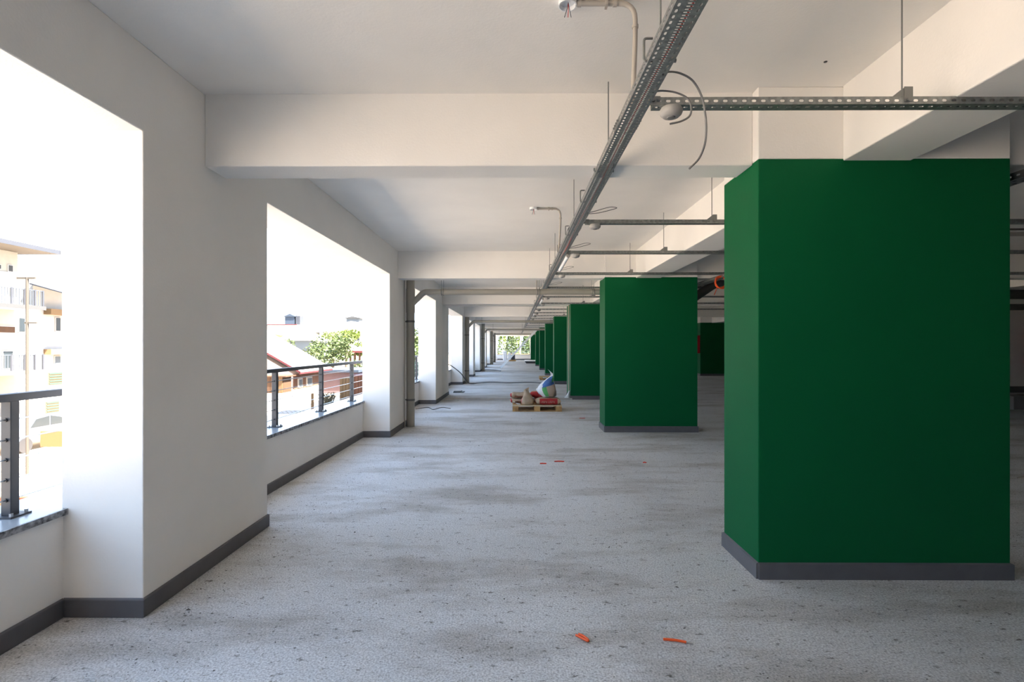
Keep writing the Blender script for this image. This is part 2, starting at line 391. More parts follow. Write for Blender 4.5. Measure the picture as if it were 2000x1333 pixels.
# ------------------------------------------------------------------ cable trays
def tray_mesh(L, w, h, lanes, side_lane, pitch, along, org, hole, side_pitch=None):
    """thin perforated channel: bottom lanes (v0, v1, kind), sides with one row of holes, folded lips. along 'x' or 'y'"""
    m = MB()
    def P(u, v, z): return (org[0] + v, org[1] + u, org[2] + z) if along == 'y' else (org[0] + u, org[1] + v, org[2] + z)
    def quad(a, b, c, d): m.add([a, b, c, d], [(0, 1, 2, 3)])
    def strip(f, v0, v1, pit, ln):
        """a row of holes LN long every PIT between v0 and v1, corners cut"""
        n = int(L / pit)
        for i in range(n):
            u0 = i * pit; a = u0 + (pit - ln) / 2; b = a + ln; u1 = u0 + pit
            quad(f(u0, v0), f(a, v0), f(a, v1), f(u0, v1)); quad(f(b, v0), f(u1, v0), f(u1, v1), f(b, v1))
            c = min(ln, abs(v1 - v0)) * .32; s = 1 if v1 > v0 else -1
            m.add([f(a, v0), f(a + c, v0), f(a, v0 + s * c)], [(0, 1, 2)]); m.add([f(b, v0), f(b, v0 + s * c), f(b - c, v0)], [(0, 1, 2)])
            m.add([f(a, v1), f(a, v1 - s * c), f(a + c, v1)], [(0, 1, 2)]); m.add([f(b, v1), f(b - c, v1), f(b, v1 - s * c)], [(0, 1, 2)])
        if n * pit < L: quad(f(n * pit, v0), f(L, v0), f(L, v1), f(n * pit, v1))
    bot = lambda u, v: P(u, v, 0)
    for v0, v1, k in lanes:
        if k == 's': quad(bot(0, v0), bot(L, v0), bot(L, v1), bot(0, v1))
        elif k == 'h': strip(bot, v0, v1, pitch, hole)
        else: strip(bot, v0, v1, .0165, .0055)
    for vv, lip in ((0, .009), (w, -.009)):
        f = lambda u, z: P(u, vv, z)
        z0, z1 = side_lane
        quad(f(0, 0), f(L, 0), f(L, z0), f(0, z0)); quad(f(0, z1), f(L, z1), f(L, h), f(0, h))
        strip(f, z0, z1, side_pitch or pitch, hole)
        quad(P(0, vv, h), P(L, vv, h), P(L, vv + lip, h), P(0, vv + lip, h))
    return m
ZT = 2.75
TX0, TW, TH = .560, .110, .042
rods_y = [2.15, 3.35, 5.31, 7.83, 9.03, 11.6, 13.2, 16.9, 18.9, 20.6, 23.5, 25.5, 29.5, 31.5, 35.5, 39, 43, 48]
def rod(e, x, y, z0, z1, r=.004):
    MB().cyl((x, y, z0), (x, y, z1), r, 6).build('threaded_rod', GALVD, e)
def hook(e, y):
    pts = arc_path([(TX0 + .05, y, ZT + .012), (TX0 - .012, y, ZT + .012), (TX0 - .012, y, ZT + .11), (TX0 + .025, y, ZT + .11)], .012, 3)
    MB().tube(pts, .0055, 6).build('hook_bolt', GALVD, e)
    MB().cyl((TX0 + TW, y, ZT + .015), (TX0 + TW + .014, y, ZT + .015), .009, 6).build('side_bolt', GALVD, e)
e = empty('cable_tray', (TX0 + TW / 2, 0.2, ZT), 'long perforated steel cable tray running down the aisle to the far end', 'cable tray')
lanes = [(0, .011, 's'), (.011, .0205, 'h'), (.0205, .044, 's'), (.044, .069, 't'), (.069, .0885, 's'), (.0885, .097, 'h'), (.097, .110, 's')]
tray_mesh(12.0, TW, TH, lanes, (.015, .027), .033, 'y', (TX0, .2, ZT), .018).build('channel', GALV, e, fix=False)
tray_mesh(36.0, TW, TH, [(0, .03, 's'), (.03, .08, 'h'), (.08, .11, 's')], (.015, .027), .12, 'y', (TX0, 12.2, ZT), .05).build('channel', GALV, e, fix=False)
for y in rods_y:
    blocked = any(a - .05 < y < a + t + .05 for a, t in tb)
    rod(e, TX0 + .05, y, ZT, ZB if blocked else ZC)
for y in (2.18, 3.55, 4.3, 5.57, 6.6, 8.2, 9.8, 11.4, 13, 14.6): hook(e, y)
for y in (2.75, 5.25, 7.85):
    sp = MB().box(TX0 - .003, TX0 - .0005, y, y + .14, ZT + .004, ZT + .036).box(TX0 + TW + .0005, TX0 + TW + .003, y, y + .14, ZT + .004, ZT + .036)
    build_each(sp, 'splice_plate', GALVD, e)
    sb = MB()
    for k in range(4):
        for s, xx in ((-1, TX0), (1, TX0 + TW)): sb.cyl((xx, y + .02 + k * .033, ZT + .02), (xx + s * .012, y + .02 + k * .033, ZT + .02), .006, 6)
    sb.build('splice_bolts', GALVD, e, kind='stuff')

cross = [2.545, 5.0, 6.62, 8.55, 10.6, 12.55, 14.45, 16.75, 18.5, 20.2, 22.4, 24.6, 27.0, 30.0, 33.0]
for i, y in enumerate(cross):
    e = empty('cross_tray', (TX0 + TW + .02, y + .033, ZT), ORD[i] + ' perforated steel cross tray from the front, branching off the long tray', 'cable tray', 'cross trays branching off the long tray')
    w = .066; L = 8.4 if i < 8 else 5.0
    ln = [(0, .022, 's'), (.022, .034, 'h'), (.034, w, 's')]
    m = tray_mesh(L if i < 6 else L, w, .038, ln, (.012, .024), .047 if i < 6 else .12, 'x', (TX0 + TW + .02, y, ZT), .022 if i < 6 else .05)
    m.build('channel', GALV, e, fix=False)
    blocked = any(a - .1 < y + .03 < a + t + .05 for a, t in tb)
    zc = ZB if blocked else ZC
    for xr in ((1.92,) if i < 14 else ()):
        rod(e, xr, y + .008, ZT + .03, zc)
        b = MB().box(xr + .004, xr + .046, y - .004, y, ZT + .012, ZT + .085).prism([(xr - .05, ZT + .038), (xr + .004, ZT + .08), (xr + .004, ZT + .038)], 'y', y, y + .03)
        build_each(b, 'hanger_bracket', GALVD, e)
        MB().cyl((xr + .026, y - .012, ZT + .02), (xr + .026, y - .004, ZT + .02), .012, 6).build('bracket_bolt', GALVD, e)
    if i < 6:
        rod(e, 3.6, y + .033, ZT + .03, zc); rod(e, 5.6, y + .033, ZT + .03, zc)
    MB().box(TX0 + TW - .004, TX0 + TW + .05, y - .006, y - .001, ZT - .004, ZT + .04).build('joint_bracket', GALVD, e)
    for q in (.014, .04): MB().cyl((TX0 + TW + q, y - .014, ZT + .02), (TX0 + TW + q, y - .006, ZT + .02), .009, 6).build('bracket_bolt', GALVD, e)
    # smoke detector under the near end
    if i < 12 and i != 4:
        xd = TX0 + TW + .115; yd = y + .035
        d = empty('smoke_detector', (xd, yd, ZT), ORD[i] + ' round grey smoke detector from the front, under the start of a cross tray', 'smoke detector', 'smoke detectors under the cross trays')
        MB().lathe((xd, yd, ZT), [(.050, -.001), (.052, -.008), (.0555, -.010), (.0565, -.022), (.052, -.034), (.044, -.041)], 24).build('housing', DETECT, d, smooth=40)
        MB().lathe((xd, yd, ZT), [(.044, -.0411), (.040, -.045), (.026, -.047)], 24).build('sensor_ring', DETECT, d, smooth=40)
        MB().lathe((xd, yd, ZT), [(.021, -.047), (.019, -.051), (.008, -.053)], 16).build('sensor_cap', CABLEG, d, smooth=40)

# second long tray in the dark aisle
e = empty('cable_tray', (3.47, 3.95, ZT), 'dark long cable tray seen past the edge of the nearest green column', 'cable tray')
tray_mesh(30.0, .12, .05, [(0, .02, 's'), (.02, .04, 'h'), (.04, .08, 's'), (.08, .1, 'h'), (.1, .12, 's')], (.018, .03), .06, 'y', (3.41, 3.4, ZT - .06), .025).build('channel', GALVD, e, fix=False)
for y in (4.5, 6.5, 8.4, 11, 13): rod(e, 3.47, y, ZT - .06, ZC)

# cables lying in and hanging from the tray
def cable(pts, r, m, label, cat='cable', name='cable', group=None, n=8):
    o = MB().tube(spline(pts, n), r, 6).build(name, m, smooth=60)
    return tag(o, label, cat, group)
cable([(TX0 + .068, .4 + i * 1.15, ZT + .006 + .004 * math.sin(i * 2.1)) if i % 2 else (TX0 + .058, .4 + i * 1.15, ZT + .006) for i in range(14)], .004, REDC, 'thin red cable lying in the long cable tray')
cable([(TX0 + .085 + .006 * math.sin(i * 1.7), .4 + i * 1.3, ZT + .012) for i in range(20)], .005, CABLEG, 'grey cable lying in the long cable tray beside the red one')
cable([(.65, 2.32, 2.775), (.70, 2.33, 2.798), (.765, 2.36, 2.805), (.83, 2.39, 2.785), (.885, 2.43, 2.73), (.912, 2.46, 2.66), (.920, 2.47, 2.59), (.912, 2.47, 2.52), (.885, 2.47, 2.455), (.838, 2.47, 2.405)], .0048, CABLEG,
      'longer loose grey cable end curling down past the nearest smoke detector')
cable([(.65, 2.45, 2.765), (.70, 2.45, 2.772), (.77, 2.46, 2.768), (.83, 2.47, 2.745), (.848, 2.47, 2.70), (.84, 2.47, 2.66), (.80, 2.47, 2.635), (.745, 2.47, 2.622)], .0048, CABLEG,
      'shorter loose grey cable end bent back under the nearest cross tray')
for k, y in enumerate((4.7, 6.35, 8.2, 10.2, 12.2)):
    x = .67
    cable([(x - .02, y, ZT + .02), (x + .08, y + .02, ZT + .05), (x + .2, y + .03, ZT + .085), (x + .262, y + .03, ZT + .082), (x + .25, y + .03, ZT + .07), (x + .1, y + .02, ZT + .03), (x - .02, y, ZT + .015)], .003, CABLEG,
          'thin cable loop sticking out of the long tray before the ' + ORD[k + 1] + ' cross tray')

# white tube lamps fixed beside the long tray
for i, (y0, y1) in enumerate(((6.75, 8.0), (12.9, 14.2), (18.4, 19.6), (25, 26.5))):
    e = empty('tube_lamp', (.70, (y0 + y1) / 2, 2.76), ['white tube light under the right side of the long tray', 'white tube light beyond the horizontal drain pipe', 'small white tube light far down the tray', 'tiniest white tube light at the far end of the tray'][i], 'light', 'white tube lights along the tray')
    MB().cyl((.70, y0, 2.745), (.70, y1, 2.745), .024, 14).build('tube', WHITEP, e, smooth=40)
    build_each(MB().cyl((.70, y0 - .02, 2.745), (.70, y0, 2.745), .028, 14).cyl((.70, y1, 2.745), (.70, y1 + .02, 2.745), .028, 14), 'end_cap', DETECT, e, smooth=40)

# ceiling junction boxes with conduit
for i, (bx, y, ex, yd) in enumerate(((.262, 2.56, .60, 2.62), (.228, 6.38, .565, 6.66), (.29, 12.7, .53, 12.7))):
    e = empty('junction_box', (bx, y, ZC), ['ceiling junction box at the top edge with bare wires and a bent conduit', 'ceiling junction box with bent conduit above the third cross tray', 'far ceiling junction box with conduit before the horizontal drain pipe'][i], 'junction box', 'ceiling junction boxes')
    MB().lathe((bx, y, ZC), [(.046, 0), (.046, -.028), (.041, -.028), (.038, -.008)], 20).build('box_rim', WHITEP, e, smooth=40)
    r = .0125
    MB().tube(arc_path([(bx + .04, y, ZC - .016), (ex, y, ZC - .016), (ex, y + .0, ZC - .2), (ex, yd, ZT + .02)], .09, 6), r, 12).build('conduit', CONDUIT, e, smooth=50)
    for xx in (bx + .05, ex - .11): MB().cyl((xx, y, ZC - .016), (xx + .018, y, ZC - .016), r * 1.3, 12).build('coupling', CONDUIT, e, smooth=50)
    MB().cyl((ex, y, ZC - .125), (ex, y, ZC - .14), r * 1.3, 12).build('coupling', CONDUIT, e, smooth=50)
    MB().box(ex - .15, ex - .138, y - .02, y + .02, ZC - .034, ZC).build('pipe_clip', CONDUIT, e)
    for k, (mt, dx) in enumerate(((BLACK, -.012), (REDC, .002), (SLATEB, .014))):
        MB().tube(spline([(bx + .004, y, ZC - .01), (bx + .003 + dx * .5, y, ZC - .045), (bx + dx * 1.3, y, ZC - .085)], 4), .0017, 5).build('wire', mt, e)

# ------------------------------------------------------------------ drain pipes
def stack(xc, yc, r, label, branch=True, xend=3.0, zb=2.60):
    e = empty('drain_pipe', (xc, yc, 0), label, 'pipe', 'grey drain pipes along the left wall')
    MB().cyl((xc, yc, .0), (xc, yc, ZC), r, 24).build('riser', PIPE, e, smooth=40)
    MB().cyl((xc, yc, 2.2), (xc, yc, 2.66), r * 1.07, 24).build('branch_fitting', PIPE, e, smooth=40)
    for z in (.52, 2.03):
        MB().cyl((xc, yc, z - .018), (xc, yc, z + .018), r * 1.06, 24).build('pipe_clamp', CLAMP, e, smooth=40)
        MB().box(xc - r - .03, xc - r * .8, yc - .012, yc + .012, z - .012, z + .012).build('clamp_standoff', CLAMP, e)
    if branch:
        br = .058
        MB().tube(arc_path([(xc, yc, zb - .26), (xc + .26, yc, zb), (xend, yc, zb)], .06, 4), br, 20).build('branch_pipe', PIPE, e, smooth=40)
        xh = [xc + .62, .45, 1.5]
        for x in xh:
            for d in (-.02, .02):
                MB().tube([(x + d, yc + br * 1.1 * math.sin(q), zb + br * 1.1 * math.cos(q)) for q in [k * math.pi / 8 for k in range(17)]], .006, 5).build('pipe_hanger', GALVD, e)
                MB().cyl((x + d, yc, zb + br), (x + d, yc, ZC), .004, 5).build('hanger_rod', GALVD, e)
    return e
stack(-2.02, 9.88, .080, 'nearest tall grey drain pipe on the left wall, with a branch under the beams')
MB().cyl((-2.105, 9.76, 0), (-2.105, 9.76, ZC), .010, 10).build('slim_pipe', CONDUIT); tag(bpy.data.objects['slim_pipe'], 'thin pale pipe between the nearest drain pipe and the white pier', 'pipe')
stack(-2.02, 21.6, .085, 'second grey drain pipe with the black cable at its foot')
stack(-1.985, 31.9, .10, 'third grey drain pipe down the left wall')
stack(-1.985, 43.9, .10, 'fourth grey drain pipe, close to the far window')
stack(-1.985, 49.8, .10, 'last grey drain pipe at the far window', False)
o = MB().tube(arc_path([(4.3, 9.95, 2.80), (3.92, 9.95, 2.80), (3.27, 9.95, 2.36)], .1), .085, 16).build('drain_pipe', PIPED, smooth=40); tag(o, 'drain pipe elbow, shade put into its dark colour, poking out behind the second green column', 'pipe')  # pipe end in shadow, its shade put into the dark colour
o = MB().tube([(3.2, 4.6, 2.55), (5.2, 4.9, 2.62)], .02, 10).build('service_pipe', CONDUIT, smooth=40); tag(o, 'pale service pipe in the dark aisle right of the nearest column', 'pipe')
o = MB().tube([(5.6, 6.2, 2.96), (7.2, 6.2, 2.96)], .012, 8).build('service_pipe', PIPED, smooth=40); tag(o, 'thin black service pipe in the dark aisle right of the nearest column', 'pipe')
for k, (z, rr) in enumerate(((2.66, .10), (2.42, .07))):
    o = MB().tube([(8, 11.0 + k * .4, z), (XE, 11.0 + k * .4, z)], rr, 14).build('service_pipe', PIPED, smooth=40); tag(o, ['upper', 'lower'][k] + ' fat black service pipe high in the unlit aisle by the inner wall', 'pipe')

# orange coil hanging from the dark tray
pts = []
for k in range(5 * 20 + 1):
    a = k / 20 * 2 * math.pi + math.pi * 1.3; t = k / 100
    rr = .090 + .009 * math.sin(2.3 * a)
    pts.append((3.41 + rr * math.cos(a), 8.48 + .05 * t + .008 * math.sin(1.7 * a), 2.61 + rr * 1.05 * math.sin(a) - .01 * math.sin(.7 * a)))
pts += [Vector(pts[-1]) + Vector((-.02, 0, -.06)), Vector(pts[-1]) + Vector((-.05, 0, -.13))]
m = MB().tube(pts, .0062, 6)
o = m.build('cable_coil', ORANGE, smooth=60); tag(o, 'coil of orange cable hanging from a tray by the nearest green column', 'cable coil')

# red cabinets in the dark aisle
e = empty('fire_cabinet', (17.15, 17.3, .9), 'red fire cabinet on the inner wall at the right edge', 'cabinet')
MB().box(17.2, 17.9, 17.15, 17.385, .72, 2.5).build('body', REDBOX, e, bevel=.01); MB().box(17.24, 17.86, 17.135, 17.15, .76, 2.46).build('door', REDBOX, e, bevel=.005)
e = empty('fire_cabinet', (9.65, 27.3, 1.2), 'red fire cabinet on the side of the unlit green column', 'cabinet')
MB().box(9.55, 9.736, 27.0, 27.6, 1.19, 2.13).build('body', REDBOX, e, bevel=.01); MB().box(9.535, 9.55, 27.04, 27.56, 1.23, 2.09).build('door', REDBOX, e)
# boards and crate in the unlit aisle by the inner wall
e = empty('board_stack', (13.0, 13.6, 0), 'low stack of dark boards on the floor of the unlit aisle', 'boards')
for k in range(4): MB().box(11.6 + .05 * k, 14.4 + .04 * k, 13.1, 14.1, .002 + .06 * k, .055 + .06 * k).build('board', BROWNB, e)
e = empty('crate', (12.45, 12.9, 0), 'grey crate on the floor in front of the dark board stack', 'crate')
MB().box(12.2, 12.65, 12.6, 13.05, .002, .30).build('body', mat('grey_crate', (.2, .2, .2), .7), e, bevel=.01)
MB().box(12.18, 12.67, 12.58, 13.07, .30, .325).build('rim', mat('grey_crate', (.2, .2, .2), .7), e)
cable([(5.9, 6.05, .006), (6.3, 6.2, .006), (6.5, 6.0, .006), (6.1, 5.9, .006), (6.7, 5.95, .006)], .005, CONDUIT, 'pale cable scrap on the floor right of the nearest green column')

# ------------------------------------------------------------------ pallets and sacks
def pallet(x0, y0, w=1.17, d=.80, label='', sc_=1.0):
    e = empty('pallet', (x0 + w / 2, y0 + d / 2, 0), label, 'pallet', 'wooden pallets')
    for k in range(3):
        MB().box(x0, x0 + w, y0 + [0, d / 2 - .05, d - .1][k], y0 + [.1, d / 2 + .05, d][k], .001, .022).build('bottom_board', WOOD, e)
        for j in range(3):
            xx = x0 + [0, w / 2 - .07, w - .14][j]
            MB().box(xx, xx + .14, y0 + [0, d / 2 - .05, d - .1][k], y0 + [.1, d / 2 + .05, d][k], .022, .105).build('block', WOOD, e)
    for j in range(3):
        xx = x0 + [0, w / 2 - .07, w - .14][j]
        MB().box(xx, xx + .14, y0, y0 + d, .105, .125).build('stringer', WOOD, e)
    for k in range(5):
        yy = y0 + k * (d - .13) / 4
        MB().box(x0, x0 + w, yy, yy + .13, .125, .147).build('deck_board', WOODL if k == 0 else WOOD, e)
    return e
pallet(-.06, 12.15, label='wooden pallet under the brown and white sacks in mid aisle')
pallet(1.14, 23.6, .9, .8, label='small wooden pallet behind the white and blue sack')

def sack_lying(c, l, w, h, rz, label, group='sacks on the pallet', panel=True, dark=False, red=False):
    """pillow shaped paper sack lying flat; l along local x"""
    e = empty('cement_sack', c, label, 'sack', group)
    nu, nv = 28, 20; vs, fs, ms = [], [], []
    rnd = random.Random(label)
    ph = [rnd.uniform(0, 6) for _ in range(4)]
    for i in range(nu + 1):
        u = -1 + 2 * i / nu
        env = (1 - abs(u) ** 5) ** .5
        hh = h * (.16 + .84 * env); ww = w * (.93 + .07 * env)
        for j in range(nv):
            a = 2 * math.pi * j / nv
            ca, sa = math.cos(a), math.sin(a)
            yy = ww / 2 * math.copysign(abs(ca) ** .45, ca); zz = hh / 2 * math.copysign(abs(sa) ** .55, sa)
            x = u * l / 2
            bump = .006 * math.sin(7 * u + 3 * a + ph[0]) + .005 * math.sin(13 * u + ph[1] + 2 * a)
            yy += bump; zz += bump * .6
            z = h / 2 + zz * 1.0
            if z < .004: z = .002
            X = x * math.cos(rz) - yy * math.sin(rz); Y = x * math.sin(rz) + yy * math.cos(rz)
            vs.append((c[0] + X, c[1] + Y, c[2] + z))
    for i in range(nu):
        for j in range(nv):
            a, b = i * nv + j, i * nv + (j + 1) % nv
            u = -1 + 2 * (i + .5) / nu; ang = 2 * math.pi * (j + .5) / nv
            sidey = math.cos(ang) * math.cos(rz) < -.3 and abs(math.sin(ang)) < .85
            mi = 1 if (panel and abs(u) < .74 and sidey) else 0
            if dark and abs(u) > .86: mi = 1
            if red and (math.sin(ang) < .8 or u > .4): mi = 1
            if dark and abs(u) < .55 and sidey and -.5 < math.sin(ang) < .1: mi = 2
            fs.append((a, b, b + nv, a + nv)); ms.append(mi)
    m = MB(); m.v = vs; m.f = fs; m.m = ms
    m.add([vs[j] for j in range(nv)], [tuple(range(nv))]); m.add([vs[nu * nv + j] for j in range(nv)], [tuple(range(nv))])
    m.build('body', [PAPER, REDP, mat('dull_sack_print', (.24, .10, .06), .8, var=.5, vscale=20)], e, smooth=60)
    return e
P0 = .147
sack_lying((.80, 12.42, P0), .60, .40, .165, 0, 'brown sack with a red printed side lying at the front corner of the pallet')
e = empty('sack_lettering', (.80, 12.21, P0)); bpy.data.objects.remove(e)
sack_lying((.12, 12.72, P0), .48, .36, .12, R(4), 'bottom brown sack of the stack at the rear corner of the pallet', panel=False, dark=True)
sack_lying((.125, 12.72, P0 + .122), .50, .36, .14, R(2), 'top brown sack with red ends on the rear stack of the pallet', panel=False, dark=True)
sack_lying((.67, 12.82, P0), .46, .27, .12, R(-2), 'brown sack under the red one behind the standing sack', panel=True)
sack_lying((.62, 12.82, P0 + .122), .50, .27, .17, R(-3), 'red sack lying behind the standing twisted sack', panel=False, red=True)

def ring_body(name, rings, mats, e, matf=None, n=24):
    """rings: (centre, rx, ry, tilt-about-y); matf(i, ang) -> slot"""
    m = MB(); vs = []
    for c, rx, ry, tl in rings:
        for k in range(n):
            a = 2 * math.pi * k / n
            cr = .012 * math.sin(5 * a + c[2] * 23) + .008 * math.sin(3 * a - c[2] * 31)
            x = (rx + cr) * math.copysign(abs(math.cos(a)) ** .75, math.cos(a)); y = (ry + cr) * math.copysign(abs(math.sin(a)) ** .75, math.sin(a))
            vs.append((c[0] + x * math.cos(tl), c[1] + y, c[2] + x * math.sin(tl)))
    m.v = vs
    for i in range(len(rings) - 1):
        for k in range(n):
            a, b = i * n + k, i * n + (k + 1) % n
            m.f.append((a, b, b + n, a + n)); m.m.append(matf(i, 2 * math.pi * (k + .5) / n) if matf else 0)
    m.f.append(tuple(range(n - 1, -1, -1))); m.m.append(0)
    m.f.append(tuple(range((len(rings) - 1) * n, len(rings) * n))); m.m.append(0)
    return m.build(name, mats, e, smooth=70)
# standing brown sack, twisted neck
e = empty('cement_sack', (.30, 12.36, P0), 'standing half empty brown sack with a twisted open top', 'sack', 'sacks on the pallet')
ring_body('body', [((.30, 12.36, P0 + .002), .12, .10, 0), ((.30, 12.36, P0 + .03), .145, .12, 0), ((.30, 12.36, P0 + .10), .145, .12, 0), ((.295, 12.37, P0 + .18), .115, .10, 0), ((.285, 12.37, P0 + .26), .075, .07, 0),
                   ((.275, 12.37, P0 + .33), .048, .05, 0), ((.27, 12.37, P0 + .37), .042, .045, .1)], [PAPER, mat('pink_sack_edge', (.45, .12, .12), .8)], e, lambda i, a: 1 if math.pi * .85 < a < math.pi * 1.12 and i < 4 else 0)
ring_body('neck', [((.275, 12.37, P0 + .365), .040, .045, .2), ((.295, 12.36, P0 + .395), .048, .05, .5), ((.315, 12.36, P0 + .385), .035, .05, .9), ((.32, 12.36, P0 + .35), .02, .04, 1.2)], PAPER, e)
# big white woven sack, leaning with tied neck
e = empty('woven_sack', (.80, 12.55, P0 + .165), 'big white woven sack printed blue and green, tied at the neck, on a brown sack', 'sack')
WZ = P0 + .160
def wm(i, a):
    front = 1.08 * math.pi < a < 1.92 * math.pi
    if not front: return 0
    t = (a / math.pi - 1.08) / .84
    if 5 <= i <= 8 and t > .30: return 2 if t > .78 else 1
    if i == 4 and t > .32: return 1
    if 1 <= i <= 3 and .34 < t < .5: return 2
    return 3 if i <= 3 and t > .5 else 0
ring_body('body', [((.82, 12.55, WZ + .004), .13, .13, 0), ((.82, 12.55, WZ + .03), .17, .16, .05), ((.79, 12.55, WZ + .11), .215, .185, .12), ((.765, 12.55, WZ + .19), .225, .19, .2), ((.75, 12.56, WZ + .26), .215, .185, .28),
                   ((.755, 12.56, WZ + .32), .19, .17, .33), ((.775, 12.57, WZ + .38), .165, .15, .38), ((.805, 12.57, WZ + .43), .13, .13, .42), ((.84, 12.58, WZ + .47), .09, .10, .45), ((.875, 12.58, WZ + .50), .05, .06, .45), ((.90, 12.58, WZ + .525), .025, .03, .4)],
          [WOVEN, BLUEP, GREENP, PALEP], e, wm, 32)
e.location += Vector((0, -.07, .010))
ring_body('neck', [((.90, 12.58, WZ + .52), .024, .03, .4), ((.905, 12.58, WZ + .56), .022, .028, .2), ((.89, 12.58, WZ + .60), .045, .02, -.6), ((.86, 12.58, WZ + .63), .06, .015, -.7), ((.835, 12.58, WZ + .655), .05, .01, -.7)], [WOVEN, YELP], e, lambda i, a: 1 if i >= 2 and a < math.pi * .9 else 0, 16)
# loose paper sheet on the pallet
m = MB(); ns = 8; vs = []
for i in range(ns + 1):
    t = i / ns
    for j in range(3):
        vs.append((-.04 + .17 * t, 12.17 + .16 * j + .03 * t, P0 + .012 + .085 * (1 - t) ** 2 * (1 - .2 * j) + .004 * math.sin(9 * t + j)))
m.add(vs, [(i * 3 + j, (i + 1) * 3 + j, (i + 1) * 3 + j + 1, i * 3 + j + 1) for i in range(ns) for j in range(2)])
o = m.build('paper_sheet', WHITEP, smooth=60); md = o.modifiers.new('t', 'SOLIDIFY'); md.thickness = .004
tag(o, 'crumpled white paper sheet on the pallet beside the standing sack', 'paper')
o = MB().lathe((.56, 12.84, P0 + .292), [(.03, 0), (.032, .005), (.032, .05), (.015, .058)], 14).build('bottle_cap', WHITEP, smooth=40); o.name = 'plastic_tub'
tag(o, 'small white tub on top of the red sack', 'tub')
# letter-like pale strokes printed on the red side panel
m = MB(); x = .62; rr = random.Random(3)
for k in range(11):
    if k == 5: x += .022; continue
    m.box(x, x + .005, 12.2105, 12.2125, P0 + .055, P0 + .095); m.box(x, x + .018, 12.2105, 12.2125, P0 + (.088 if k % 2 else .055), P0 + (.095 if k % 2 else .062))
    if k % 3: m.box(x + .013, x + .018, 12.2105, 12.2125, P0 + .055, P0 + .095)
    x += .031
o = m.build('lettering', PALEP, bpy.data.objects['cement_sack'], kind='stuff')

# plastic wrap at the column foot
ring = empty('plastic_wrap', (1.585, 15.4, 0), 'crumpled clear plastic wrap at the foot of the third green column', 'plastic wrap')
ring_body('film', [((1.52, 15.0, .047), .07, .09, 0), ((1.53, 15.0, .09), .06, .07, .1), ((1.57, 15.0, .17), .03, .04, .1), ((1.59, 15.0, .25), .012, .015, 0)], FILM, ring, None, 14)

# ------------------------------------------------------------------ floor scraps
e = empty('orange_tube_scrap', (.353, 2.70, 0), 'short folded piece of orange tube on the bare floor', 'tube scrap')
MB().tube(spline([(.325, 2.735, .008), (.345, 2.715, .009), (.378, 2.683, .008), (.381, 2.692, .009), (.36, 2.725, .010), (.34, 2.742, .009)], 5), .0065, 8).build('tube', ORANGE, e, smooth=60)
e = empty('orange_tube_scrap', (.84, 2.68, 0), 'longer piece of orange tube with a metal tip on the bare floor', 'tube scrap')
MB().tube(spline([(.780, 2.70, .008), (.82, 2.695, .008), (.86, 2.685, .008), (.892, 2.672, .008)], 5), .0068, 8).build('tube', ORANGE, e, smooth=60)
MB().tube(spline([(.892, 2.672, .008), (.912, 2.668, .006), (.925, 2.664, .005)], 4), .0045, 6).build('metal_tip', STEEL, e, smooth=60)
for k, (x, y, dx, dy, lb) in enumerate(((.327, 6.74, .085, .0, 'short red tube scrap on the floor, in line with the pallet'), (.527, 6.86, .13, .01, 'thin red tube scrap lying across the floor before the second column'), (1.70, 6.80, .04, .02, 'tiny red tube scrap near the nearest green column'), (1.38, 11.0, .12, -.01, 'red tube scrap on the floor beside the second green column'))):
    o = MB().tube(spline([(x, y, .008), (x + dx * .5, y + dy, .009), (x + dx, y, .008)], 4), .0075 if k < 3 else .006, 8).build('red_tube_scrap', REDC, smooth=60)
    tag(o, lb, 'tube scrap')
# black cable from the opening across the floor
cable([(-2.35, 17.9, .92), (-2.25, 18.1, .86), (-2.0, 18.9, .55), (-1.88, 20.2, .14), (-1.7, 21.2, .012), (-1.1, 22.0, .012), (-.3, 21.6, .012), (.6, 21.9, .012), (1.4, 21.1, .012), (2.4, 20.9, .012), (3.4, 20.6, .012)], .018, BLACK, 'black cable hanging from an opening and snaking across the floor')
cable([(-2.1, 33.2, .012), (-1.8, 33.4, .012), (-1.2, 33.0, .012), (-.9, 31.9, .012)], .03, BLACK, 'short black hose on the floor by the third drain pipe')
e = empty('metal_plate', (-2.1, 17.2, 0), 'dark flat metal offcut lying on the floor by the fourth pier', 'offcut')
MB().box(-2.06, -1.72, 17.0, 17.5, .001, .03).box(-2.05, -1.80, 17.05, 17.4, .03, .06).build('plate', GALVD, e, bevel=.004)
cable([(-2.45, 12.6, .008), (-2.2, 12.9, .008), (-2.0, 12.5, .008), (-1.85, 12.9, .008), (-1.6, 12.7, .008)], .008, BARK, 'thin twisted stick on the floor below the third opening')
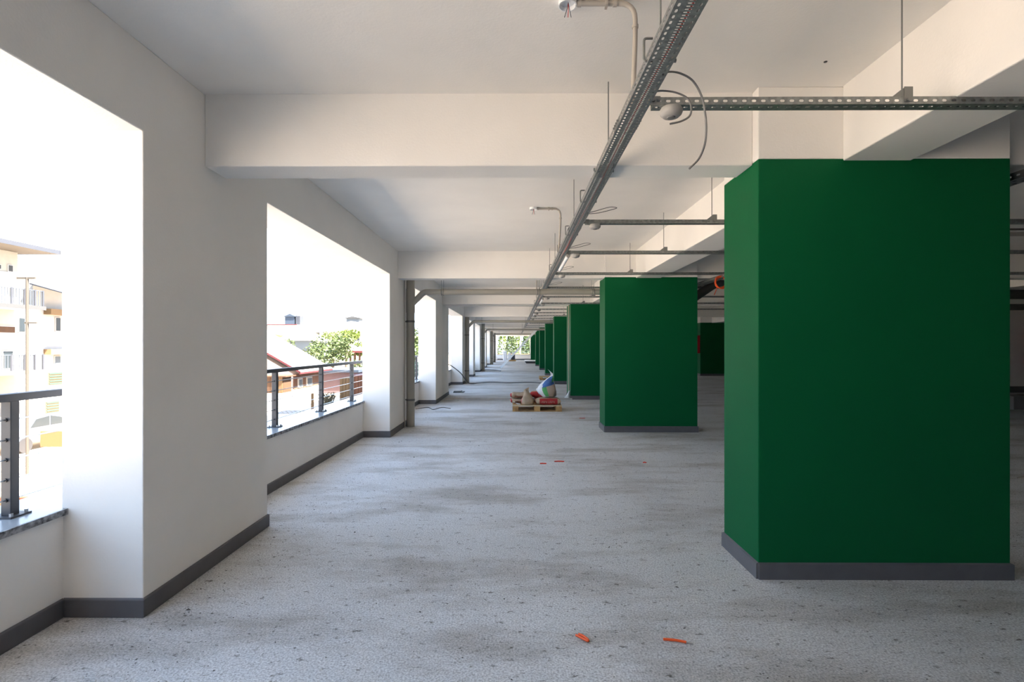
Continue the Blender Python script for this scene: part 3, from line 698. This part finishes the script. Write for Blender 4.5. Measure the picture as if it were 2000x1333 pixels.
# loose grit and chips
m = MB(); rg = random.Random(5)
for i in range(2600):
    y = 1.6 + 14 * rg.random() ** 1.6; x = rg.uniform(-2.05, 4.2) if rg.random() < .75 else -2.05 + abs(rg.gauss(0, .28))
    if x > 1.55 and (3.3 < y < 4.1 or 9.1 < y < 9.95 or y > 14.7): continue
    if -.2 < x < 1.3 and 12.0 < y < 13.1 or x < -1.85 and 9.7 < y < 10.05 or 14.8 < y < 15.1: continue
    s = rg.uniform(.0015, .0042) * (1 + (rg.random() < .03) * 1.3); a = rg.uniform(0, 6.28); st = rg.uniform(1, 2.6)
    ca, sa = math.cos(a) * s * st, math.sin(a) * s * st; cb, sb = -math.sin(a) * s, math.cos(a) * s
    m.add([(x + ca, y + sa, .0), (x + cb, y + sb, .0), (x - ca, y - sa, .0), (x - cb, y - sb, .0), (x + cb * .2, y + sb * .2, s * 1.3)], [(0, 1, 4), (1, 2, 4), (2, 3, 4), (3, 0, 4)], 0 if rg.random() < .72 else 1)
o = m.build('floor_grit', [mat('dark_grit', (.11, .10, .09), .9), mat('pale_grit', (.6, .58, .54), .9)], fix=False)
tag(o, 'loose grit and chips scattered over the bare screed floor', 'grit', kind='stuff')

# white plank leaning, far pipe, far bundles
pa, pb = Vector((-1.0, 36.0, .06)), Vector((1.52, 34.50, 2.74)); d = (pb - pa); L = d.length; d.normalize()
o = MB().obox((pa + pb) / 2, d * L / 2, Vector((0, 1, 0)).cross(d).normalized() * .07, d.cross(Vector((0, 1, 0)).cross(d)).normalized() * .02).build('white_plank', WHITEP); tag(o, 'long white plank leaning from the floor up to the ceiling pipe', 'plank')
o = MB().cyl((1.45, 34.355, 2.66), (3.6, 34.355, 2.66), .06, 14).build('service_pipe', CONDUIT, smooth=40); tag(o, 'pale pipe at the head of the leaning white plank', 'pipe')
o = empty('pallet_far', (0, 0, 0)); bpy.data.objects.remove(o)
e = empty('pallet', (-.6, 53.5, 0), 'low pallet under the white bundles at the far end', 'pallet', 'wooden pallets')
MB().box(-.75, .1, 53.0, 54.0, .03, .14).build('deck_board', WOOD, e); build_each(MB().box(-.7, .05, 53.05, 53.15, .001, .03).box(-.7, .05, 53.85, 53.95, .001, .03), 'skid', WOOD, e)
for k, (x0, x1, z0, z1, lb) in enumerate(((-1.25, -.85, .002, 1.05, 'tall white wrapped bundle by the far window'), (-.72, -.42, .142, .86, 'lower white wrapped bundle on the far pallet'), (-.40, .0, .142, .72, 'grey wrapped bundle on the far pallet'))):
    o = MB().box(x0, x1, 53.15, 53.8, z0, z1).build('wrapped_bundle', [WOVEN, WOVEN, FASCIA][k], bevel=.05); tag(o, lb, 'bundle')
e = empty('sheet_stack', (1.45, 48, 0), 'dark flat sheets with a pale top lying beside the eighth green column', 'sheets')
for k in range(3): MB().box(1.0 - .06 * k, 2.2, 46.5, 48.6, .002 + .09 * k, .08 + .09 * k).build('sheet', BLACK if k < 2 else WHITEP, e)

# ------------------------------------------------------------------ outside
g = MB().box(-200, -2.95, -80, 260, -3.4, -3.0).box(-2.95, 120, YF + .4, 260, -3.4, -3.0).build('ground', GROUND); tag(g, kind='structure')
o = MB().box(-12, -4.2, 15, 34, -3.0, -.75).build('yard_ground', GROUND); tag(o, kind='structure')
EX = dict
# apartment building with balconies (photo left)
e = empty('apartment_building', (-26, 18, -3), 'pale apartment building with railed balconies and a grey roof edge', 'building')
MB().box(-34, -23.5, 8, 24.05, -3, 5.98).build('wall', CREAM, e)
MB().box(-34, -23.6, 24.05, 25.3, -3, 3.1).build('wall', WHITER, e)
MB().box(-34.5, -22.0, 7, 24.6, 5.99, 6.16).build('roof_slab', TANS, e); MB().box(-22.0, -21.97, 7, 24.62, 5.985, 6.18).box(-34.5, -21.97, 24.6, 24.63, 5.985, 6.18).build('fascia', FASCIA, e)
for zf in (3.26, .30):
    MB().box(-23.5, -22.05, 8, 23.9, zf, zf + .16).build('balcony_slab', WHITER, e); MB().box(-22.05, -22.02, 8, 23.92, zf - .02, zf + .16).build('slab_edge', SLABG if zf > 1 else PEACH, e)
    r = MB().box(-22.12, -22.08, 8, 23.85, zf + .85, zf + .89)
    k = 18.0
    while k < 23.85:
        r.box(-22.11, -22.09, k, k + .03, zf + .16, zf + .86); k += .13
    r.build('balcony_railing', EXTRAIL, e, kind='stuff')
    for q in (21.0, 22.3, 22.9, 23.4, 23.8): MB().box(-22.13, -22.07, q, q + .07, zf + .16, zf + .9).build('rail_post', FASCIA, e)
for (y0, y1, z0, z1, mt) in ((22.9, 23.25, 5.05, 5.3, SLABG), (23.55, 23.8, 5.0, 5.35, SLABG), (22.6, 23.6, 3.45, 5.0, WHITER), (22.8, 23.9, 2.15, 2.5, BROWNB), (22.4, 23.2, -1.9, -1.2, BROWNB), (23.3, 23.8, .5, 1.35, GLASS)):
    w = MB().box(-23.52, -23.46, y0, y1, z0, z1).build('window_frame', WHITER, e); MB().box(-23.46, -23.44, y0 + .04, y1 - .04, z0 + .04, z1 - .04).build('pane', mt, w)
w = MB().box(-23.62, -23.56, 24.15, 24.5, 2.2, 2.95).build('window_frame', WHITER, e); MB().box(-23.56, -23.54, 24.19, 24.46, 2.25, 2.9).build('pane', GLASS, w)
w = MB().box(-23.62, -23.56, 24.15, 24.5, -.2, 1.0).build('window_frame', WHITER, e); MB().box(-23.56, -23.54, 24.19, 24.46, -.15, .95).build('pane', SKYB, w)
# terraced house beyond
e = empty('terraced_house', (-29, 32, -3), 'white terraced house with peach bands and green shutters beyond the apartment building', 'building')
MB().box(-36, -25.0, 26.4, 44, -3, 5.6).build('wall', WHITER, e)
for z0, z1 in ((3.25, 3.55), (1.12, 1.4)): MB().box(-25.0, -24.6, 27.0, 32, z0, z1).build('peach_band', PEACH, e)
for (y0, y1, z0, z1, mt) in ((27.65, 28.0, 2.35, 3.15, GLASS), (27.6, 28.0, .25, 1.05, SKYB), (27.25, 28.2, -.52, .15, SHUT), (27.1, 27.9, -2.1, -1.4, SHUT), (26.6, 26.85, -2.0, -1.35, PEACH)):
    w = MB().box(-25.02, -24.96, y0, y1, z0, z1).build('window_frame', PEACH if mt is SHUT else WHITER, e)
    if mt is SHUT:
        for q in range(5): MB().box(-24.96, -24.93, y0 + .03, y1 - .03, z0 + .02 + q * (z1 - z0) / 5, z0 - .03 + (q + 1) * (z1 - z0) / 5).build('slat', SHUT, w)
    else: MB().box(-24.96, -24.94, y0 + .05, y1 - .05, z0 + .05, z1 - .05).build('pane', mt, w)
MB().prism([(-25.0, 4.75), (-22.8, 4.15), (-22.8, 4.2), (-25.0, 4.82)], 'y', 26.2, 28.5).build('canopy', FASCIA, e)
# utility pole
e = empty('utility_pole', (-17.25, 18, -3), 'weathered utility pole with crossarms before the apartment building', 'pole')
MB().cyl((-17.25, 18, -3), (-17.25, 18, 4.0), .045, 10).build('pole', POLEW, e, smooth=40); MB().box(-17.6, -16.95, 17.97, 18.03, 3.93, 4.0).build('crossarm', POLEW, e); MB().box(-17.33, -16.9, 17.97, 18.03, 2.35, 2.41).build('bracket', POLEW, e)
# parked car
e = empty('car', (-19.8, 20.4, -3), 'pale blue car parked below the apartment building', 'car')
prof = [(18.3, -2.55), (18.3, -2.15), (18.5, -2.05), (19.0, -1.98), (19.5, -1.55), (20.3, -1.48), (20.9, -1.6), (21.6, -2.0), (22.4, -2.12), (22.55, -2.3), (22.55, -2.6)]
MB().prism(prof, 'x', -20.6, -19.0).build('body', CARP, e, bevel=.04)
build_each(MB().prism([(19.35, -1.97), (19.62, -1.63), (20.25, -1.56), (20.25, -1.97)], 'x', -19.0, -18.985).prism([(20.32, -1.97), (20.32, -1.56), (20.82, -1.68), (21.3, -1.97)], 'x', -19.0, -18.985), 'side_window', GLASS, e)
for yy in (19.1, 21.8): MB().cyl((-19.15, yy, -2.68), (-18.96, yy, -2.68), .32, 18).build('wheel', BLACK, e, smooth=40)
for yy in (19.1, 21.8): MB().cyl((-20.6, yy, -2.68), (-20.4, yy, -2.68), .32, 18).build('wheel', BLACK, e, smooth=40)
MB().box(-19.0, -18.85, 21.15, 21.3, -1.98, -1.86).build('mirror', CARP, e, bevel=.02)
e.location += Vector((-1.9, 2.6, 0))
# rusty barrier planks by the street
e = empty('street_barrier', (-15.8, 19.0, -3), 'orange street barrier in front of the pale blue car', 'barrier')
MB().box(-17.7, -14.0, 18.98, 19.02, -2.2, -1.62).build('board', mat('faded_orange_board', (.20, .085, .03), .8), e)
for x in (-17.5, -15.8, -14.2): MB().box(x, x + .08, 19.02, 19.1, -3, -1.6).build('upright', WHITER, e)
for k in range(3):
    o = MB().box(-16.5, -13.3 + k * .2, 14.0 + k * .42, 14.16 + k * .42, -3.0, -2.93 + .03 * k).build('barrier_plank', REDWOOD if k != 1 else OCHRE); tag(o, ['front', 'middle', 'rear'][k] + ' rusty orange plank lying on the ground below the nearest railing', 'plank', 'rusty planks on the ground')

# near house with pale red roof
e = empty('red_roof_house', (-12, 21.7, -.75), 'low house with a pale roof and red verge behind the second opening', 'house')
MB().prism([(-15.6, -.75), (-8.85, -.75), (-8.85, .45), (-12.5, 2.55), (-15.6, .85)], 'y', 20.35, 23.2).build('wall', [WHITER], e)
MB().box(-8.85, -8.80, 20.35, 23.2, -.15, .44).build('wall_band', BRICKC, e)
MB().box(-8.86, -8.83, 20.35, 23.2, -.75, -.15).build('plinth', WHITER, e)
rs = MB().prism([(-8.42, .50), (-12.5, 2.83), (-12.5, 2.90), (-8.42, .57)], 'y', 20.0, 23.5).prism([(-16.2, .77), (-12.5, 2.83), (-12.5, 2.90), (-16.2, .84)], 'y', 20.0, 23.5).build('roof', ROOFW, e)
MB().prism([(-8.40, .49), (-12.5, 2.83), (-12.5, 2.91), (-8.40, .57)], 'y', 19.96, 20.0).build('verge', REDT, e); MB().box(-8.44, -8.39, 19.96, 23.5, .46, .53).build('eave_board', REDT, e)
for (y0, y1) in ((20.65, 21.05), (21.5, 22.05)):
    w = MB().box(-8.80, -8.75, y0, y1, -.12, .25).build('window_frame', WHITER, e); MB().box(-8.75, -8.735, y0 + .06, y1 - .06, -.07, .2).build('pane', GLASS, w)
# brown kiosk in front of the gable
e = empty('wooden_kiosk', (-9.0, 19.2, -.75), 'brown boarded kiosk with a dark top in front of the red roof house', 'shed')
MB().box(-9.6, -8.55, 18.8, 19.5, -.75, -.17).build('base', WHITER, e)
for k in range(7): MB().box(-9.6 + k * .15, -9.46 + k * .15, 18.78, 18.82, -.17, .42).build('board', BROWNB if k < 5 else OCHRE, e)
MB().box(-9.6, -8.55, 18.82, 19.5, -.17, .42).build('body', BROWNB, e); MB().box(-9.7, -8.4, 18.7, 19.6, .42, .46).build('roof', BROWNB, e)
# pink house, plank shed
e = empty('pink_house', (-8.9, 26.5, -.75), 'pink walled house with a grey blue roof edge under the leafy tree', 'house')
MB().box(-9.6, -7.7, 25.0, 28.0, -.75, .28).build('wall', PINK, e); MB().box(-9.8, -7.6, 24.8, 28.2, .28, .40).build('roof', SLATEB, e)
e = empty('plank_shed', (-6.4, 20.6, -.75), 'shed of orange and ochre planks beside the third railing post', 'shed')
MB().box(-6.86, -5.55, 20.06, 21.4, -.7, .30).build('body', OCHRE, e)
for k in range(11): MB().box(-6.86 + k * .12, -6.75 + k * .12, 20.0, 20.06, -.74, .28 + (k >= 4) * .1).build('plank', OCHRE if k < 4 else REDWOOD, e)
MB().box(-6.4, -5.5, 20.0, 21.5, .38, .43).build('roof', REDT, e)
# brushwood, post, pavers
m = MB(); rb = random.Random(9)
for k in range(90):
    a = rb.uniform(0, 6.28); t = rb.uniform(.1, .3); x0, y0 = -7.2 + rb.gauss(0, .09), 19.6 + rb.gauss(0, .1)
    m.tube([(x0, y0, -.75), (x0 + t * .5 * math.cos(a), y0 + t * .5 * math.sin(a), -.5), (x0 + t * math.cos(a), y0 + t * math.sin(a), -.26 + rb.uniform(-.1, .05))], .010, 4)
o = m.build('brushwood', BRUSHM); tag(o, 'bundle of dry brushwood standing on the yard below the tree', 'brushwood', kind='stuff')
o = MB().cyl((-7.1, 17.9, -.75), (-7.1, 17.9, -.1), .05, 8).build('yard_post', OCHRE); tag(o, 'short ochre post standing in the yard left of the middle railing post', 'post')
e = empty('paved_patch', (-8.3, 18.2, -.75), 'patch of paving stones in the yard under the railing', 'paving')
for i in range(7):
    for j in range(6): MB().box(-8.75 + i * .17 + (j % 2) * .08, -8.61 + i * .17 + (j % 2) * .08, 17.4 + j * .14, 17.52 + j * .14, -.752, -.735).build('paver', PAVER, e)

# trees
def tree(loc, rx, rz, zc, n, mt, label, group='trees outside', cone=False, leaf=.10, seed=1):
    r = random.Random(seed); x, y, z0 = loc
    e = empty('tree', loc, label, 'tree', group)
    MB().tube([(x, y, z0), (x + .05, y, zc - rz * .4), (x, y, zc + rz * .3)], [.14, .10, .04], 8).build('trunk', BARK, e)
    m = MB()
    blobs = [(r.gauss(0, .5), r.gauss(0, .5), r.uniform(-.75, .75), r.uniform(.3, .5)) for _ in range(16)]
    for k in range(n):
        if cone:
            t = r.random(); rad = rx * (1 - t) ** .8 * r.random() ** .4; a = r.uniform(0, 6.28)
            c = Vector((x + rad * math.cos(a), y + rad * math.sin(a), zc - rz + 2 * rz * t))
        else:
            b = r.choice(blobs); v = Vector((r.gauss(0, 1), r.gauss(0, 1), r.gauss(0, 1))).normalized() * b[3] * r.random() ** .3
            p = Vector((b[0], b[1], b[2])) + v
            c = Vector((x + p.x * rx * .8, y + p.y * rx * .8, zc + p.z * rz * .85))
        s = leaf * r.uniform(.6, 1.3); q = Vector((r.gauss(0, 1), r.gauss(0, 1), r.gauss(0, 1) * .6)).normalized(); w = q.cross(Vector((r.gauss(0, 1), r.gauss(0, 1), r.gauss(0, 1)))).normalized()
        m.add([c + q * s, c + w * s * .5, c - q * s, c - w * s * .5], [(0, 1, 2, 3)])
    m.build('foliage', mt, e, fix=False, kind='stuff')
    return e
tree((-10.9, 30.4, -.75), 1.75, 1.5, 1.25, 2600, LEAFA, 'big leafy tree behind the railing in the second opening', leaf=.10, seed=2)
tree((-12.9, 39, -3), 1.5, .7, 2.2, 1400, LEAFB, 'bright yellow green tree top above the big leafy tree', leaf=.12, seed=3)
tree((-12.9, 41, -3), 1.2, .7, 1.3, 1000, LEAFB, 'bright tree top beside the flat brown roof', leaf=.12, seed=8)
tree((-17.5, 36, -.75), 1.0, .8, .2, 500, LEAFB, 'small pale tree by the turquoise roof', leaf=.12, seed=5)
tree((-8.9, 45, -3), 1.7, 2.6, 1.2, 2200, LEAFA, 'tall tree glimpsed past the nearest drain pipe', leaf=.14, seed=6)
for k, (x, y, rx, rz, zc, mt) in enumerate(((-3.3, 77, 1.7, 4.0, 1.0, LEAFA), (-2.0, 82, 1.7, 4.2, 1.2, LEAFB), (-.6, 74, 1.6, 3.9, .8, LEAFA), (.5, 87, 1.8, 4.2, 1.0, LEAFB), (1.7, 78, 1.6, 3.9, .6, LEAFC), (2.9, 92, 1.8, 4.2, 1.0, LEAFA), (-4.6, 90, 1.9, 4.2, 1.2, LEAFB))):
    tree((x, y, -3), rx, rz, zc, 2600, mt, ORD[k].replace('nearest', 'first') + ' of the green trees outside the far window, counted along the row', 'trees outside the far window', True, .16, 20 + k)
o = MB().cyl((.75, 70, -3), (.75, 70, 3.6), .06, 10).build('lamp_post', WHITEP, smooth=40); tag(o, 'thick white post outside the far window', 'post')
o = MB().cyl((-1.7, 70, -3), (-1.7, 70, 3.6), .04, 10).build('lamp_post', WHITEP, smooth=40); tag(o, 'thin white post outside the far window', 'post')
e = empty('terrace_wall', (0, 68, -3), 'low pale wall outside the far window', 'wall'); MB().box(-6, 5, 68, 68.3, -3, .45).build('wall', WHITER, e); MB().box(-6, 5, 67.95, 68.35, .45, .55).build('coping', PEACH, e)
o = MB().box(-8.0, -7.4, 40, 40.05, -3.0, .35).build('screen_panel', TEAL); tag(o, 'teal sheeting glimpsed past the nearest drain pipe', 'sheeting')

# distant houses
def house(name, label, x0, x1, y0, y1, ztop, wallm, roofm, wins=(), rh=.8, z0=-3.0, ov=.25):
    e = empty(name, ((x0 + x1) / 2, (y0 + y1) / 2, z0), label, 'house', 'distant houses on the slope')
    MB().box(x0, x1, y0, y1, z0, ztop).build('wall', wallm, e)
    xm = (x0 + x1) / 2
    MB().prism([(x0 - ov, ztop), (x1 + ov, ztop), (x1 + ov, ztop + .1), (xm, ztop + rh), (x0 - ov, ztop + .1)], 'y', y0 - ov, y1 + ov).build('roof', roofm, e)
    for a, b, c, d, mt in wins:
        w = MB().box(a, b, y0 - .06, y0, c, d).build('window_frame', WHITER, e); t = (b - a) * .12
        MB().box(a + t, b - t, y0 - .08, y0 - .06, c + t, d - t).build('pane', mt, w)
    return e
house('distant_house', 'far white house with red roof edge carrying a slate blue attic box', -30.5, -25.0, 60, 66, 4.0, WHITER, WHITER, ((-28.6, -28.1, .9, 2.2, SHUT),), .1)
MB().box(-29.5, -25.5, 59.7, 59.75, 4.05, 4.15).build('red_edge', REDT, bpy.data.objects['distant_house'])
at = MB().box(-27.5, -26.35, 61, 62.2, 4.115, 5.1).prism([(-27.7, 5.1), (-26.15, 5.1), (-26.9, 5.45)], 'y', 60.9, 62.3).build('attic_box', SLATEB); tag(at, 'slate blue attic box on the far white roof', 'attic')
o = MB().box(-26.2, -25.7, 61, 62, 4.115, 5.2).build('roof_tank', FASCIA); tag(o, 'dark tank beside the slate blue attic box', 'tank')
house('distant_house', 'far low house with an orange framed window and red eave', -26.0, -23.4, 51.5, 55, 2.5, WHITER, PEACH, ((-24.9, -23.9, 1.1, 2.2, PEACH),), .35)
house('distant_house', 'far house with a light blue side wall', -22.6, -19.5, 49, 53, 2.1, SKYB, WHITER, (), .9)
house('distant_house', 'far low shed with a turquoise roof', -18.2, -16.6, 38.5, 41, .65, PEACH, TURQ, (), .35)
house('distant_house', 'far wide white house with dark windows behind the bright tree', -24.5, -16.5, 64, 70, 3.6, WHITER, WHITER, ((-24.1, -23.6, 2.2, 3.4, GLASS), (-20.0, -19.4, 2.2, 3.2, GLASS), (-19.0, -18.6, 2.2, 3.2, GLASS)), 1.1)
house('distant_house', 'far upper house with a pale lilac wall', -26.4, -24.4, 80, 84, 5.9, SKYB, SLABG, (), .35)
e = empty('flat_roof_shelter', (-13.2, 40, -3), 'flat roofed shelter with a brown edge at the side of the second pier', 'shelter')
MB().box(-13.1, -11.7, 40, 42, 1.15, 1.5).build('roof', WHITER, e); MB().box(-13.1, -11.7, 39.95, 40.0, 1.05, 1.2).build('edge', REDT, e)
for k in range(4): MB().box(-13.0 + k * .36, -12.86 + k * .36, 40.1, 40.2, -3, 1.1).build('upright', BROWNB, e)

o = MB().lathe((1.885, 3.12, ZC), [(.010, 0), (.010, -.003), (.006, -.004)], 12).build('anchor_plug', BLACK); tag(o, 'tiny dark anchor plug in the ceiling left of the beam above the largest column', 'anchor plug')
